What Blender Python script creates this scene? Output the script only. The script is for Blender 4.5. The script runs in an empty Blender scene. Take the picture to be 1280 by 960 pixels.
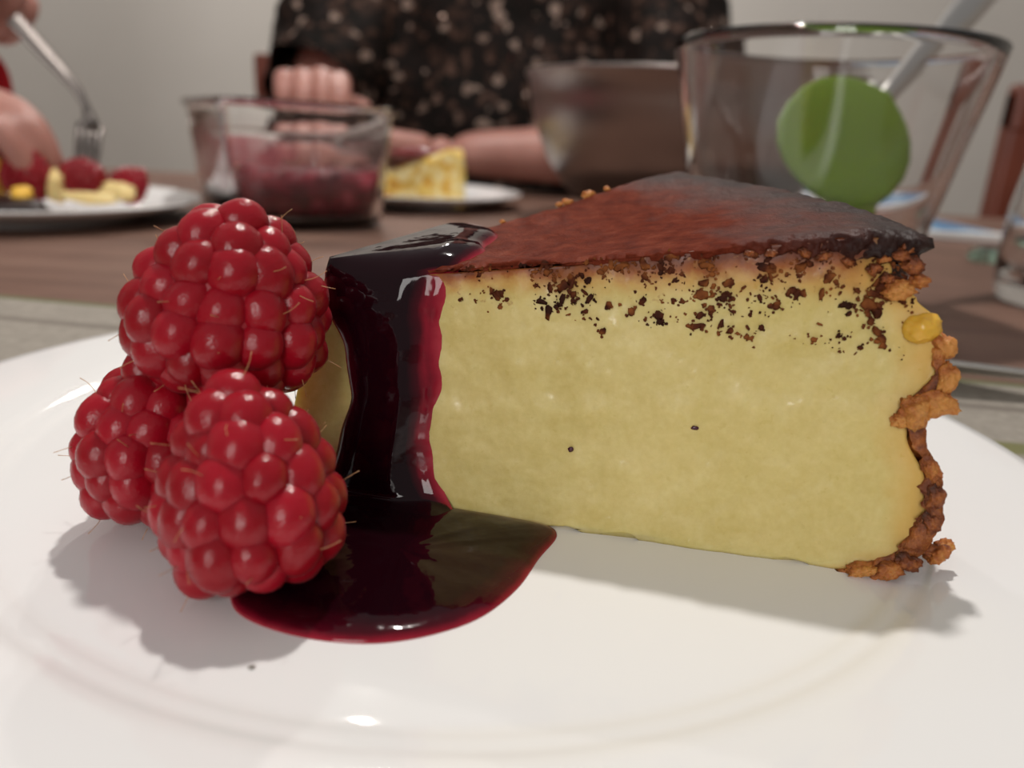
import bpy, bmesh, math, random
from math import sin, cos, pi, radians, exp, sqrt, hypot
from mathutils import Vector, Matrix, noise
random.seed(7)
CM = 0.01
scene = bpy.context.scene
COL = scene.collection

# ---------------------------------------------------------------- camera
F_PX, PITCH, ROLL, CAM_H = 960.0, radians(18.0), radians(3.2), 0.065
cam_data = bpy.data.cameras.new('camera')
cam_data.sensor_width = 36.0
cam_data.lens = 36.0 * F_PX / 1280.0
cam_data.clip_start = 0.004
cam_data.clip_end = 50.0
cam_data.dof.use_dof = True
cam_data.dof.focus_distance = 0.122
cam_data.dof.aperture_fstop = 13.0
cam = bpy.data.objects.new('camera', cam_data)
COL.objects.link(cam)
_r = Vector((cos(ROLL), sin(ROLL) * sin(PITCH), sin(ROLL) * cos(PITCH)))
_u = Vector((-sin(ROLL), cos(ROLL) * sin(PITCH), cos(ROLL) * cos(PITCH)))
_b = _r.cross(_u)
cam.matrix_world = Matrix(((_r.x, _u.x, _b.x, 0), (_r.y, _u.y, _b.y, 0), (_r.z, _u.z, _b.z, CAM_H), (0, 0, 0, 1)))
scene.camera = cam

# ---------------------------------------------------------------- world, lights, exposure
world = bpy.data.worlds.new('world')
scene.world = world
world.use_nodes = True
wb = world.node_tree.nodes['Background']
wb.inputs['Color'].default_value = (1.0, 0.98, 0.96, 1)
wb.inputs['Strength'].default_value = 0.29
scene.view_settings.view_transform = 'Standard'
scene.view_settings.look = 'None'
scene.view_settings.exposure = 0.0
scene.view_settings.gamma = 1.0
scene.cycles.use_denoising = True
scene.cycles.sample_clamp_indirect = 4.0


def lamp(name, kind, loc, power, color, radius=0.03, target=None, size=None):
    d = bpy.data.lights.new(name, kind)
    d.energy = power
    d.color = color
    if kind == 'AREA':
        d.shape = 'RECTANGLE'
        d.size, d.size_y = size
    else:
        d.shadow_soft_size = radius
    o = bpy.data.objects.new(name, d)
    o.location = loc
    if target is not None:
        o.rotation_euler = (Vector(target) - Vector(loc)).to_track_quat('-Z', 'Y').to_euler()
    COL.objects.link(o)
    return o


WARM = (1.0, 0.95, 0.895)
lamp('pendant_lamp', 'POINT', (0.0, 0.54, 0.98), 28.0, WARM, 0.026)
lamp('ceiling_bulb', 'POINT', (-0.34, 1.75, 1.30), 13.0, WARM, 0.011)
lamp('ceiling_bulb', 'POINT', (-0.24, 1.75, 1.10), 13.0, WARM, 0.011)
lamp('room_lamp', 'AREA', (-0.35, -1.6, 0.75), 14.5, (1.0, 0.965, 0.93), size=(0.45, 1.1), target=(0.0, 0.15, 0.05))


# ---------------------------------------------------------------- helpers
def tag(o, label=None, cat=None, group=None, kind=None):
    if label: o['label'] = label
    if cat: o['category'] = cat
    if group: o['group'] = group
    if kind: o['kind'] = kind
    return o


def empty(name, loc, label=None, cat=None, group=None):
    o = bpy.data.objects.new(name, None)
    o.location = loc
    o.empty_display_size = 0.01
    COL.objects.link(o)
    return tag(o, label, cat, group)


def link(name, me, m=None, parent=None, smooth=True):
    """me in world coordinates; a parent is an unrotated Empty or mesh"""
    o = bpy.data.objects.new(name, me)
    COL.objects.link(o)
    if m is not None and not me.materials:
        me.materials.append(m)
    if smooth:
        me.polygons.foreach_set('use_smooth', [True] * len(me.polygons))
    if parent is not None:
        o.parent = parent
        w = Matrix.Identity(4)
        p = parent
        while p is not None:
            w = Matrix.LocRotScale(p.location, p.rotation_euler, p.scale) @ w if p.parent is None else (Matrix.LocRotScale(p.location, p.rotation_euler, p.scale)) @ w
            p = p.parent
        o.matrix_parent_inverse = w.inverted()
    return o


def mesh(name, verts, faces, scale=1.0):
    me = bpy.data.meshes.new(name)
    me.from_pydata([(v[0] * scale, v[1] * scale, v[2] * scale) for v in verts], [], faces)
    me.update()
    return me


def fix(me):
    bm = bmesh.new(); bm.from_mesh(me)
    bmesh.ops.recalc_face_normals(bm, faces=bm.faces)
    bm.to_mesh(me); bm.free()
    return me


def loft(rings, closed=True, cap0=True, cap1=True, verts=None, faces=None):
    verts = [] if verts is None else verts
    faces = [] if faces is None else faces
    b = len(verts)
    n = len(rings[0])
    for r in rings: verts.extend([tuple(p) for p in r])
    for i in range(len(rings) - 1):
        for j in range(n if closed else n - 1):
            k = (j + 1) % n
            faces.append((b + i * n + j, b + i * n + k, b + (i + 1) * n + k, b + (i + 1) * n + j))
    if cap0: faces.append(tuple(b + j for j in range(n))[::-1])
    if cap1: faces.append(tuple(b + (len(rings) - 1) * n + j for j in range(n)))
    return verts, faces


def lathe(profile, n=64, cx=0.0, cy=0.0, z0=0.0, cap0=True, cap1=True):
    rings = [[(cx + r * cos(2 * pi * j / n), cy + r * sin(2 * pi * j / n), z0 + z) for j in range(n)] for r, z in profile]
    return loft(rings, True, cap0, cap1)


def tube(path, radii, n=10, flat=1.0, up=(0, 0, 1), verts=None, faces=None):
    """lofted bar along path; flat scales the section along `up`"""
    rings = []
    P = [Vector(p) for p in path]
    for i, p in enumerate(P):
        d = (P[min(i + 1, len(P) - 1)] - P[max(i - 1, 0)]).normalized()
        s = d.cross(Vector(up))
        if s.length < 1e-4: s = d.cross(Vector((1, 0.1, 0)))
        s.normalize()
        w = s.cross(d).normalized()
        r = radii[i] if not isinstance(radii, (int, float)) else radii
        rx, ry = (r, r * flat) if isinstance(r, (int, float)) else r
        rings.append([p + s * rx * cos(2 * pi * j / n) + w * ry * sin(2 * pi * j / n) for j in range(n)])
    return loft(rings, True, True, True, verts, faces)


def box(x0, x1, y0, y1, z0, z1, verts=None, faces=None):
    verts = [] if verts is None else verts
    faces = [] if faces is None else faces
    b = len(verts)
    verts += [(x, y, z) for z in (z0, z1) for y in (y0, y1) for x in (x0, x1)]
    faces += [tuple(b + i for i in f) for f in ((0, 2, 3, 1), (4, 5, 7, 6), (0, 1, 5, 4), (2, 6, 7, 3), (0, 4, 6, 2), (1, 3, 7, 5))]
    return verts, faces


def bevelled(o, w=0.003, seg=2):
    b = o.modifiers.new('bevel', 'BEVEL'); b.width = w; b.segments = seg; b.limit_method = 'ANGLE'
    return o


def interp(x, pts):
    if x <= pts[0][0]: return pts[0][1]
    for (a, va), (b, vb) in zip(pts, pts[1:]):
        if x <= b: return va + (vb - va) * (x - a) / (b - a)
    return pts[-1][1]


def sinterp(x, pts):
    """interp with smoothed segments"""
    if x <= pts[0][0]: return pts[0][1]
    for (a, va), (b, vb) in zip(pts, pts[1:]):
        if x <= b:
            t = (x - a) / (b - a); t = t * t * (3 - 2 * t)
            return va + (vb - va) * t
    return pts[-1][1]


def nz(x, y, z, f=1.0, seed=0.0):
    return noise.noise(Vector((x * f + seed, y * f - seed * 0.7, z * f + seed * 1.3)))


def fattr(me, name, vals):
    a = me.attributes.new(name, 'FLOAT', 'POINT')
    a.data.foreach_set('value', vals)


# ---------------------------------------------------------------- materials
class NT:
    def __init__(self, name):
        self.m = bpy.data.materials.new(name)
        self.m.use_nodes = True
        self.t = self.m.node_tree
        self.b = self.t.nodes['Principled BSDF']
        self.out = self.t.nodes['Material Output']

    def n(self, kind, **kw):
        nd = self.t.nodes.new(kind)
        for k, v in kw.items():
            if k in nd.inputs: nd.inputs[k].default_value = v
            else: setattr(nd, k, v)
        return nd

    def l(self, a, b): self.t.links.new(a, b)

    def set(self, **kw):
        for k, v in kw.items():
            k = k.replace('_', ' ')
            if k in ('Base Color', 'Coat Tint', 'Sheen Tint', 'Emission Color') and len(v) == 3: v = (*v, 1)
            self.b.inputs[k].default_value = v
        return self

    def coord(self, what='Object'):
        return self.n('ShaderNodeTexCoord').outputs[what]

    def noise(self, scale, detail=4.0, rough=0.5, vec=None, dist=0.0):
        nd = self.n('ShaderNodeTexNoise')
        nd.inputs['Scale'].default_value = scale
        nd.inputs['Detail'].default_value = detail
        nd.inputs['Roughness'].default_value = rough
        nd.inputs['Distortion'].default_value = dist
        self.l(vec if vec is not None else self.coord(), nd.inputs['Vector'])
        return nd.outputs['Fac']

    def ramp(self, fac, stops):
        nd = self.n('ShaderNodeValToRGB')
        e = nd.color_ramp.elements
        while len(e) < len(stops): e.new(0.5)
        for i, (p, c) in enumerate(stops):
            e[i].position = p
            e[i].color = (*c, 1) if hasattr(c, '__len__') else (c, c, c, 1)
        self.l(fac, nd.inputs['Fac'])
        return nd.outputs['Color']

    def math(self, op, a, b=None, c=None):
        nd = self.n('ShaderNodeMath', operation=op)
        for i, v in enumerate((a, b, c)):
            if v is None: continue
            if isinstance(v, (int, float)): nd.inputs[i].default_value = v
            else: self.l(v, nd.inputs[i])
        return nd.outputs[0]

    def mix(self, fac, a, b, mode='MIX'):
        nd = self.n('ShaderNodeMix', data_type='RGBA', blend_type=mode)
        for sock, v in ((nd.inputs[0], fac), (nd.inputs[6], a), (nd.inputs[7], b)):
            if isinstance(v, (int, float)): sock.default_value = v
            elif isinstance(v, tuple): sock.default_value = (*v, 1) if len(v) == 3 else v
            else: self.l(v, sock)
        return nd.outputs[2]

    def attr(self, name):
        nd = self.n('ShaderNodeAttribute'); nd.attribute_name = name
        return nd.outputs['Fac']

    def bump(self, height, strength=0.3, dist=0.001):
        nd = self.n('ShaderNodeBump')
        nd.inputs['Strength'].default_value = strength
        nd.inputs['Distance'].default_value = dist
        self.l(height, nd.inputs['Height'])
        self.l(nd.outputs['Normal'], self.b.inputs['Normal'])
        return nd

    def color(self, sock): self.l(sock, self.b.inputs['Base Color']); return self


def plain(name, col, rough=0.5, **kw):
    return NT(name).set(Base_Color=col, Roughness=rough, **kw).m


def m_wall():
    t = NT('painted_wall').set(Roughness=0.85)
    t.color(t.ramp(t.noise(3.0, 3), [(0.3, (0.61, 0.575, 0.53)), (0.7, (0.65, 0.615, 0.57))]))
    return t.m


def m_table():
    t = NT('brown_table_wood').set(Roughness=0.6, Specular_IOR_Level=0.25)
    mp = t.n('ShaderNodeMapping'); mp.inputs['Scale'].default_value = (6, 40, 10)
    t.l(t.coord(), mp.inputs['Vector'])
    a = t.noise(1.0, 6, 0.6, mp.outputs['Vector'], 0.6)
    c = t.ramp(a, [(0.3, (0.115, 0.063, 0.044)), (0.5, (0.172, 0.096, 0.070)), (0.7, (0.215, 0.128, 0.094))])
    b = t.ramp(t.noise(14, 4), [(0.35, (0.82, 0.8, 0.8)), (0.65, (1.1, 1.1, 1.1))])
    t.color(t.mix(1.0, c, b, 'MULTIPLY'))
    t.bump(a, 0.15, 0.001)
    return t.m


def m_porcelain():
    t = NT('white_porcelain').set(Base_Color=(0.84, 0.835, 0.83), Roughness=0.06, Specular_IOR_Level=0.45, IOR=1.5)
    t.bump(t.noise(60, 2), 0.02, 0.001)
    return t.m


def m_filling():
    t = NT('cheesecake_filling').set(Roughness=0.42, Subsurface_Weight=0.28, Subsurface_Scale=0.004, Specular_IOR_Level=0.4)
    t.b.inputs['Subsurface Radius'].default_value = (1.0, 0.7, 0.3)
    d = t.attr('below_top'); r = t.attr('from_wall')
    fine = t.noise(900, 5, 0.6); mid = t.noise(260, 4, 0.6); big = t.noise(70, 3)
    c = t.ramp(mid, [(0.25, (0.60, 0.475, 0.145)), (0.5, (0.645, 0.52, 0.175)), (0.75, (0.70, 0.59, 0.235))])
    c = t.mix(0.32, c, t.ramp(fine, [(0.3, (0.56, 0.43, 0.13)), (0.7, (0.80, 0.68, 0.32))]))
    c = t.mix(0.25, c, t.ramp(big, [(0.35, (0.58, 0.46, 0.14)), (0.65, (0.78, 0.64, 0.29))]))
    # browning under the top skin, stronger to the outer wall
    dn = t.math('ADD', d, t.math('MULTIPLY', t.math('SUBTRACT', mid, 0.5), 0.45))
    lim = t.math('SUBTRACT', 0.95, t.math('MULTIPLY', r, 0.058))
    q = t.math('DIVIDE', dn, lim)
    brown = t.ramp(q, [(0.06, (0.15, 0.032, 0.008)), (0.26, (0.34, 0.10, 0.018)), (0.52, (0.56, 0.31, 0.075)), (1.0, (0.645, 0.52, 0.175))])
    w = t.ramp(q, [(0.25, 1.0), (0.6, 0.8), (1.0, 0.0)])
    c = t.mix(w, c, brown)
    # small tan stains
    st = t.math('ADD', t.noise(480, 3, 0.6), t.math('MULTIPLY', t.math('SUBTRACT', 1.0, d), 0.09))
    sw = t.ramp(st, [(0.69, 0.0), (0.74, 0.8)])
    near = t.ramp(d, [(0.2, 1.0), (1.25, 0.0)])
    c = t.mix(t.math('MULTIPLY', sw, near), c, (0.33, 0.13, 0.03))
    # orange tint against the wall
    e = t.math('ADD', r, t.math('MULTIPLY', t.math('SUBTRACT', big, 0.5), 1.2))
    c = t.mix(t.ramp(e, [(0.25, 0.75), (0.75, 0.0)]), c, (0.68, 0.40, 0.09))
    t.color(c)
    h = t.math('ADD', t.math('MULTIPLY', mid, 0.6), t.math('MULTIPLY', fine, 0.4))
    t.bump(h, 0.12, 0.0008)
    t.l(t.ramp(t.noise(700, 2), [(0.35, 0.5), (0.6, 0.42), (0.75, 0.18)]), t.b.inputs['Roughness'])
    return t.m


def m_top():
    t = NT('burnt_top_skin').set(Specular_IOR_Level=0.25)
    a = t.attr('from_tip')
    n1 = t.noise(330, 5, 0.65); n2 = t.noise(90, 3)
    red = t.ramp(n1, [(0.3, (0.075, 0.012, 0.006)), (0.55, (0.145, 0.027, 0.013)), (0.8, (0.23, 0.06, 0.033))])
    dark = t.ramp(n1, [(0.3, (0.016, 0.006, 0.005)), (0.7, (0.034, 0.014, 0.011))])
    f = t.math('ADD', a, t.math('MULTIPLY', t.math('SUBTRACT', n2, 0.5), 3.5))
    t.color(t.mix(t.ramp(t.math('DIVIDE', f, 10.0), [(0.62, 0.0), (0.86, 1.0)]), red, dark))
    t.l(t.ramp(n2, [(0.3, 0.38), (0.7, 0.55)]), t.b.inputs['Roughness'])
    t.l(t.ramp(t.math('DIVIDE', f, 10.0), [(0.62, 0.012), (0.86, 0.24)]), t.b.inputs['Specular IOR Level'])
    t.bump(t.math('ADD', n1, t.math('MULTIPLY', t.noise(1100, 3), 0.4)), 0.6, 0.0009)
    return t.m


def m_crust(name='baked_side_crust', shift=0.0):
    t = NT(name).set(Roughness=0.5, Subsurface_Weight=0.15, Subsurface_Scale=0.002)
    n1 = t.noise(380, 5, 0.7); n2 = t.noise(120, 3)
    f = t.math('ADD', t.math('MULTIPLY', n1, 0.55), t.math('MULTIPLY', n2, 0.45))
    if shift: f = t.math('ADD', f, shift)
    t.color(t.ramp(f, [(0.32, (0.05, 0.012, 0.004)), (0.44, (0.20, 0.05, 0.012)), (0.55, (0.42, 0.13, 0.025)), (0.68, (0.62, 0.27, 0.06))]))
    t.bump(n1, 0.7, 0.0015)
    return t.m


def m_sauce():
    t = NT('berry_sauce').set(Roughness=0.06, IOR=1.42, Specular_IOR_Level=0.36)
    k = t.attr('thickness')
    kk = t.math('ADD', k, t.math('MULTIPLY', t.math('SUBTRACT', t.noise(420, 3), 0.5), 0.03))
    t.color(t.ramp(kk, [(0.0, (0.42, 0.035, 0.055)), (0.035, (0.25, 0.008, 0.022)), (0.08, (0.055, 0.002, 0.007)), (0.14, (0.010, 0.001, 0.003))]))
    t.bump(t.noise(130, 3, 0.5), 0.12, 0.002)
    return t.m


def m_raspberry(name='raspberry_flesh', dark=1.0, fine=True):
    t = NT(name).set(Roughness=0.22, Subsurface_Weight=0.4, Subsurface_Scale=0.0020, Sheen_Weight=0.035, Sheen_Roughness=0.4, Specular_IOR_Level=0.36)
    t.b.inputs['Subsurface Radius'].default_value = (1.0, 0.12, 0.12)
    info = t.n('ShaderNodeObjectInfo')
    a = t.ramp(info.outputs['Random'], [(0.0, (0.27 * dark, 0.002, 0.008)), (1.0, (0.37 * dark, 0.005, 0.017))])
    if fine:
        v = t.ramp(t.noise(500, 3), [(0.3, (0.85, 0.85, 0.85)), (0.7, (1.08, 1.08, 1.08))])
        a = t.mix(1.0, a, v, 'MULTIPLY')
        t.bump(t.noise(2.2, 4, 0.65), 0.09, 0.12)
    t.color(a)
    return t.m


def m_glass(name, col=(1, 1, 1), rough=0.0):
    return NT(name).set(Base_Color=col, Roughness=rough, Transmission_Weight=1.0, IOR=1.47).m


def m_steel(name, col=(0.5, 0.48, 0.46), rough=0.28, brushed=False):
    t = NT(name).set(Base_Color=col, Metallic=1.0, Roughness=rough)
    if brushed:
        mp = t.n('ShaderNodeMapping'); mp.inputs['Scale'].default_value = (4, 4, 500)
        t.l(t.coord(), mp.inputs['Vector'])
        t.bump(t.noise(1.0, 3, 0.5, mp.outputs['Vector']), 0.12, 0.001)
        t.b.inputs['Anisotropic'].default_value = 0.8
        tg = t.n('ShaderNodeTangent'); tg.direction_type = 'RADIAL'; tg.axis = 'Z'; t.l(tg.outputs[0], t.b.inputs['Tangent'])
    return t.m


def m_skin(name, col, dark):
    t = NT(name).set(Roughness=0.5, Subsurface_Weight=0.2, Subsurface_Scale=0.008)
    t.color(t.ramp(t.noise(30, 4), [(0.3, dark), (0.7, col)]))
    return t.m


def m_redwood():
    t = NT('red_brown_chair_wood').set(Roughness=0.35)
    mp = t.n('ShaderNodeMapping'); mp.inputs['Scale'].default_value = (40, 40, 6)
    t.l(t.coord(), mp.inputs['Vector'])
    t.color(t.ramp(t.noise(1.0, 4, 0.6, mp.outputs['Vector']), [(0.3, (0.10, 0.022, 0.012)), (0.7, (0.19, 0.045, 0.022))]))
    return t.m


M_PORC, M_FILL, M_TOP, M_CRUST = m_porcelain(), m_filling(), m_top(), m_crust()
M_SAUCE, M_RASP, M_TABLE, M_WOOD = m_sauce(), m_raspberry(), m_table(), m_redwood()
M_STEEL = m_steel('polished_steel')

# ---------------------------------------------------------------- room shell
FLOOR_Z = -0.75


def shell(name, b, m):
    o = link(name, mesh(name, *box(*b)), m, smooth=False)
    return tag(o, kind='structure')


MW = m_wall()
shell('floor', (-2.6, 2.6, -2.4, 2.6, FLOOR_Z - 0.05, FLOOR_Z), plain('floor_wood', (0.16, 0.11, 0.08), 0.5))
shell('wall_back', (-2.6, 2.6, 2.5, 2.6, FLOOR_Z, 1.75), MW)
shell('wall_left', (-2.7, -2.6, -2.4, 2.6, FLOOR_Z, 1.75), MW)
shell('wall_right', (2.6, 2.7, -2.4, 2.6, FLOOR_Z, 1.75), MW)

# ---------------------------------------------------------------- table
tb = empty('dining_table', (0, 0.3, FLOOR_Z), 'brown wooden dining table carrying the plates, bowls and glasses', 'table')
bevelled(link('tabletop', mesh('tabletop', *box(-0.70, 1.17, -0.35, 0.955, -0.032, 0.0)), M_TABLE, tb, False), 0.006, 3)
v, f = box(-0.65, 1.10, -0.25, -0.23, -0.12, -0.032)
box(-0.65, 1.10, 0.84, 0.86, -0.12, -0.032, v, f); box(-0.65, -0.63, -0.23, 0.84, -0.12, -0.032, v, f); box(1.08, 1.10, -0.23, 0.84, -0.12, -0.032, v, f)
link('apron', mesh('apron', v, f), M_TABLE, tb, False)
for lx in (-0.69, 1.10):
    for ly in (-0.25, 0.79):
        bevelled(link('leg', mesh('leg', *box(lx, lx + 0.06, ly, ly + 0.07, FLOOR_Z, -0.032)), M_TABLE, tb, False), 0.006)

# placemat under the near plate
t = NT('woven_placemat').set(Roughness=0.8)
sep = t.n('ShaderNodeSeparateXYZ'); t.l(t.coord(), sep.inputs[0])
yy = sep.outputs['Y']
ed = t.math('SUBTRACT', 0.178, t.math('ABSOLUTE', yy))          # distance from the long edges
wv = t.ramp(t.noise(350, 2), [(0.3, (0.85, 0.85, 0.85)), (0.7, (1.1, 1.1, 1.1))])
c = t.mix(1.0, (0.285, 0.255, 0.215), wv, 'MULTIPLY')


def stripe(c, a, b, col, soft=0.0012):
    up = t.n('ShaderNodeMapRange'); t.l(ed, up.inputs[0]); up.inputs[1].default_value = a - soft; up.inputs[2].default_value = a + soft
    dn = t.n('ShaderNodeMapRange'); t.l(ed, dn.inputs[0]); dn.inputs[1].default_value = b - soft; dn.inputs[2].default_value = b + soft
    return t.mix(t.math('SUBTRACT', up.outputs[0], dn.outputs[0]), c, col)


c = stripe(c, -0.001, 0.004, (0.115, 0.12, 0.05))
c = stripe(c, 0.0255, 0.030, (0.17, 0.145, 0.12))
c = t.mix(t.math('GREATER_THAN', sep.outputs['X'], 0.05), c, stripe(c, 0.055, 0.063, (0.16, 0.155, 0.06)))
t.color(c)
pm = link('placemat', mesh('placemat', *box(-0.245, 0.245, -0.178, 0.178, 0, 0.0016)), t.m, smooth=False)
pm.location = (-0.03, 0.066, 0.0)
pm.rotation_euler.z = radians(-7.0)
tag(pm, 'grey woven placemat with olive stripes under the white plate', 'placemat')

# ---------------------------------------------------------------- plates
PL = (-0.94, 14.65)
PZ = 0.5
plate_prof = [(0.0, -0.05), (6.3, -0.05), (6.4, -0.32), (6.9, -0.32), (7.1, -0.05), (8.6, -0.02), (10.4, 0.12), (11.25, 0.16), (11.4, 0.24), (11.35, 0.30), (11.1, 0.30),
              (10.3, 0.275), (9.4, 0.235), (8.9, 0.205), (8.72, 0.18), (8.6, 0.13), (8.5, 0.085), (8.42, 0.072), (8.32, 0.065), (8.22, 0.03), (8.14, 0.008), (8.05, 0.001), (8.0, 0.0), (7.95, 0.0), (7.5, 0.0), (7.0, 0.0), (4, 0.0), (0.0, 0.0)]
plate_prof = [(max(r, 0.01), z) for r, z in plate_prof]
v, f = lathe(plate_prof, 160, PL[0], PL[1], PZ, True, True)
plate_me = fix(mesh('plate', v, f, CM))
plate = link('dessert_plate', plate_me, M_PORC)
plate.location = (0, 0, 0.0)
tag(plate, 'large white porcelain plate in front carrying the cheesecake slice and sauce', 'plate', 'white plates')


def far_plate(x, y, z, label):
    o = link('dessert_plate', far_plate_me, M_PORC)
    o.location = (x, y, z)
    return tag(o, label, 'plate', 'white plates')


fp_prof = [(0.01, -0.05), (6.3, -0.05), (6.4, -0.40), (6.9, -0.40), (7.1, -0.05), (8.4, 0.1), (9.9, 0.55), (10.6, 0.80), (10.75, 0.92), (10.6, 0.97), (9.9, 0.78), (9.0, 0.45), (8.5, 0.2), (7.9, 0.04), (7.3, 0.0), (4, 0), (0.01, 0.0)]
far_plate_me = fix(mesh('far_plate', *lathe(fp_prof, 96, 0, 0, 0), CM))

# ---------------------------------------------------------------- cheesecake slice (centimetres)
TB, TT = Vector((-3.40, 11.90)), Vector((-3.12, 12.42))
A0, A1 = radians(-10.8), radians(41.0)
D0 = Vector((cos(A0), sin(A0)))
NF = Vector((sin(A0), -cos(A0)))                # outward normal of the front face
ZT = [(0, 4.18), (1.2, 4.36), (2.3, 4.53), (4.2, 4.80), (5.9, 5.10), (7.1, 5.33), (8.1, 5.50), (9, 5.56), (10, 5.56)]
RW = [(0.45, 8.75), (0.7, 9.35), (1.0, 9.72), (1.5, 9.88), (2.0, 9.75), (2.7, 9.38), (3.0, 9.25), (3.5, 9.48), (4.0, 9.42), (4.35, 9.2), (4.62, 8.9), (4.82, 8.5), (5.05, 8.55), (5.2, 8.85), (5.6, 8.78)]


def org(z): return TB.lerp(TT, min(1.0, max(0.0, (z - PZ) / 4.6)))
def ztop(r, a=None):
    w = 0.0 if a is None else (a - A0) / (A1 - A0)
    return interp(r, ZT) + 0.34 * w * min(1.0, r / 8.0)


def skirt(r): return interp(r, [(0, 0.05), (3, 0.06), (4.8, 0.08), (6.2, 0.14), (7.2, 0.22), (8.4, 0.40)])


def a_of(k, t): return A0 if k == 'f' else A0 + t * (A1 - A0) if k == 'w' else A1 if k == 'b' else A1 + t * (A0 - A1)
def rw(z): return sinterp(z, RW)


def polar(r, a, z):
    o = org(z)
    return Vector((o.x + r * cos(a), o.y + r * sin(a), z))


# perimeter samples: (kind, t)
per = [('f', i / 260) for i in range(260)] + [('w', i / 110) for i in range(110)] + [('b', i / 90) for i in range(90)] + [('t', i / 24) for i in range(24)]
R0 = 0.35


def r0f(z): return R0 - interp(z, [(0.5, 0.78), (2.0, 0.60), (4.2, 0.15)])


def per_point(k, t, z, inset=0.0, q=0.5):
    ro = rw(z) - inset
    if k == 'f':
        r = r0f(z) + t * (ro - r0f(z)); a = A0
    elif k == 'w':
        r = ro; a = A0 + t * (A1 - A0)
    elif k == 'b':
        r = ro + t * (R0 - ro); a = A1
    else:
        p0, p1, p2 = polar(R0, A1, z), polar(r0f(z) - R0 * 0.9, A0, z), polar(r0f(z), A0, z)
        p = p0 * (1 - t) ** 2 + p1 * 2 * t * (1 - t) + p2 * t * t
        return p, max(0.05, R0 * 0.6), None
    return polar(r, a, z), r, a


def r_guess(k, t, inset):
    ro = 9.2 - inset
    return R0 + t * (ro - R0) if k == 'f' else ro if k == 'w' else ro + t * (R0 - ro) if k == 'b' else 0.3


NQ = 110
verts, faces, below, wallx = [], [], [], []
for iq in range(NQ + 1):
    q = iq / NQ
    for k, t in per:
        zt = ztop(r_guess(k, t, 0.2), a_of(k, t)) - 0.13
        z = PZ + q * (zt - PZ)
        p, r, a = per_point(k, t, z, interp(z, [(0.5, 0.06), (0.9, 0.20), (3.4, 0.22), (3.8, 0.02), (4.9, 0.0), (5.3, 0.2)]))
        if k == 'f':
            d = 0.05 * nz(p.x, p.z, 0, 0.7, 3) + 0.035 * nz(p.x, p.z, 0, 2.2, 9) + 0.008 * nz(p.x, p.z, 0, 6, 5) + 0.004 * nz(p.x, p.z, 1, 14, 2)
            d += 0.05 * exp(-((p.z - 2.3 - 0.12 * p.x) / 0.25) ** 2) * (0.5 + nz(p.x, p.z, 3, 1.1))
            d += 0.05 * exp(-((p.x - 0.05) / 0.28) ** 2) * min(1, max(0, (p.z - 2.3) / 0.8))
            lim = min(1.0, (z - PZ) / 0.25)
            p = p + Vector((NF.x, NF.y, 0)) * d
            if q < 0.06:      # ragged foot of the cut face
                p.z += (0.06 - q) / 0.06 * max(0.0, nz(p.x, 0, 0, 1.6, 4) * 0.16 + nz(p.x, 0, 0, 5, 8) * 0.06)
        elif k in 'bt':
            d = 0.05 * nz(p.x, p.y, p.z, 1.2, 3)
            p = p + Vector((d, -d, 0)) * 0.5
        verts.append(p); below.append(max(0.0, ztop(r) - p.z - 0.9 * skirt(r))); wallx.append(max(0.0, rw(p.z) - r))
n = len(per)
for i in range(NQ):
    for j in range(n):
        kk = (j + 1) % n
        faces.append((i * n + j, i * n + kk, (i + 1) * n + kk, (i + 1) * n + j))
faces.append(tuple(range(n))[::-1])
verts.append(Vector((2.0, 14.2, 4.3))); below.append(1.0); wallx.append(5.0)
for j in range(n): faces.append((NQ * n + j, NQ * n + (j + 1) % n, len(verts) - 1))
me = mesh('filling', verts, faces, CM)
fattr(me, 'below_top', below); fattr(me, 'from_wall', wallx)
cake = empty('cheesecake_slice', (0.02, 0.125, 0.005), 'tall pale yellow cheesecake slice with burnt brown top on the front plate', 'cake')
link('filling', me, M_FILL, cake)

# burnt top skin
KR = 34
verts, faces, tipd = [], [], []
top_ring = []
for k, t in per:
    z = ztop(r_guess(k, t, 0))
    p, r, a = per_point(k, t, min(z, 5.5), 0.0)
    p.z = ztop(r, a_of(k, t))
    o = {'f': Vector((NF.x, NF.y, 0)), 'b': Vector((-sin(A1), cos(A1), 0)), 't': Vector((-0.85, -0.3, 0))}.get(k, Vector((cos(A0 + t * (A1 - A0)), sin(A0 + t * (A1 - A0)), 0)))
    top_ring.append((p, r, o, k, t))
cen = Vector((2.2, 14.6))
for i in range(KR):                             # from the centre outwards
    s = (i + 0.4) / (KR - 0.6) if i < KR - 1 else 1.0
    for p, r, o, k, t in top_ring:
        x = cen.x + (p.x - cen.x) * s; y = cen.y + (p.y - cen.y) * s
        rr = hypot(x - TT.x, y - TT.y)
        z = ztop(rr, math.atan2(y - TT.y, x - TT.x)) + 0.035 * nz(x, y, 0, 1.3, 2) + 0.02 * nz(x, y, 0, 5, 6) - (0.06 if i == KR - 1 else 0.0)
        wr = nz(x * 0.8, y * 2.0, 0, 2.2, 11)
        z += 0.02 * wr
        e = (0.05 if i == KR - 1 else 0.03 * s) * min(1.0, max(0.0, (rr - 1.6) / 1.2))
        jag = 0.05 * nz(x, y, 1, 4, 7) + 0.04 * nz(x, y, 1, 11, 3) if i >= KR - 2 else 0
        verts.append(Vector((x, y, z)) + o * (e + jag)); tipd.append(rr)
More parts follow.
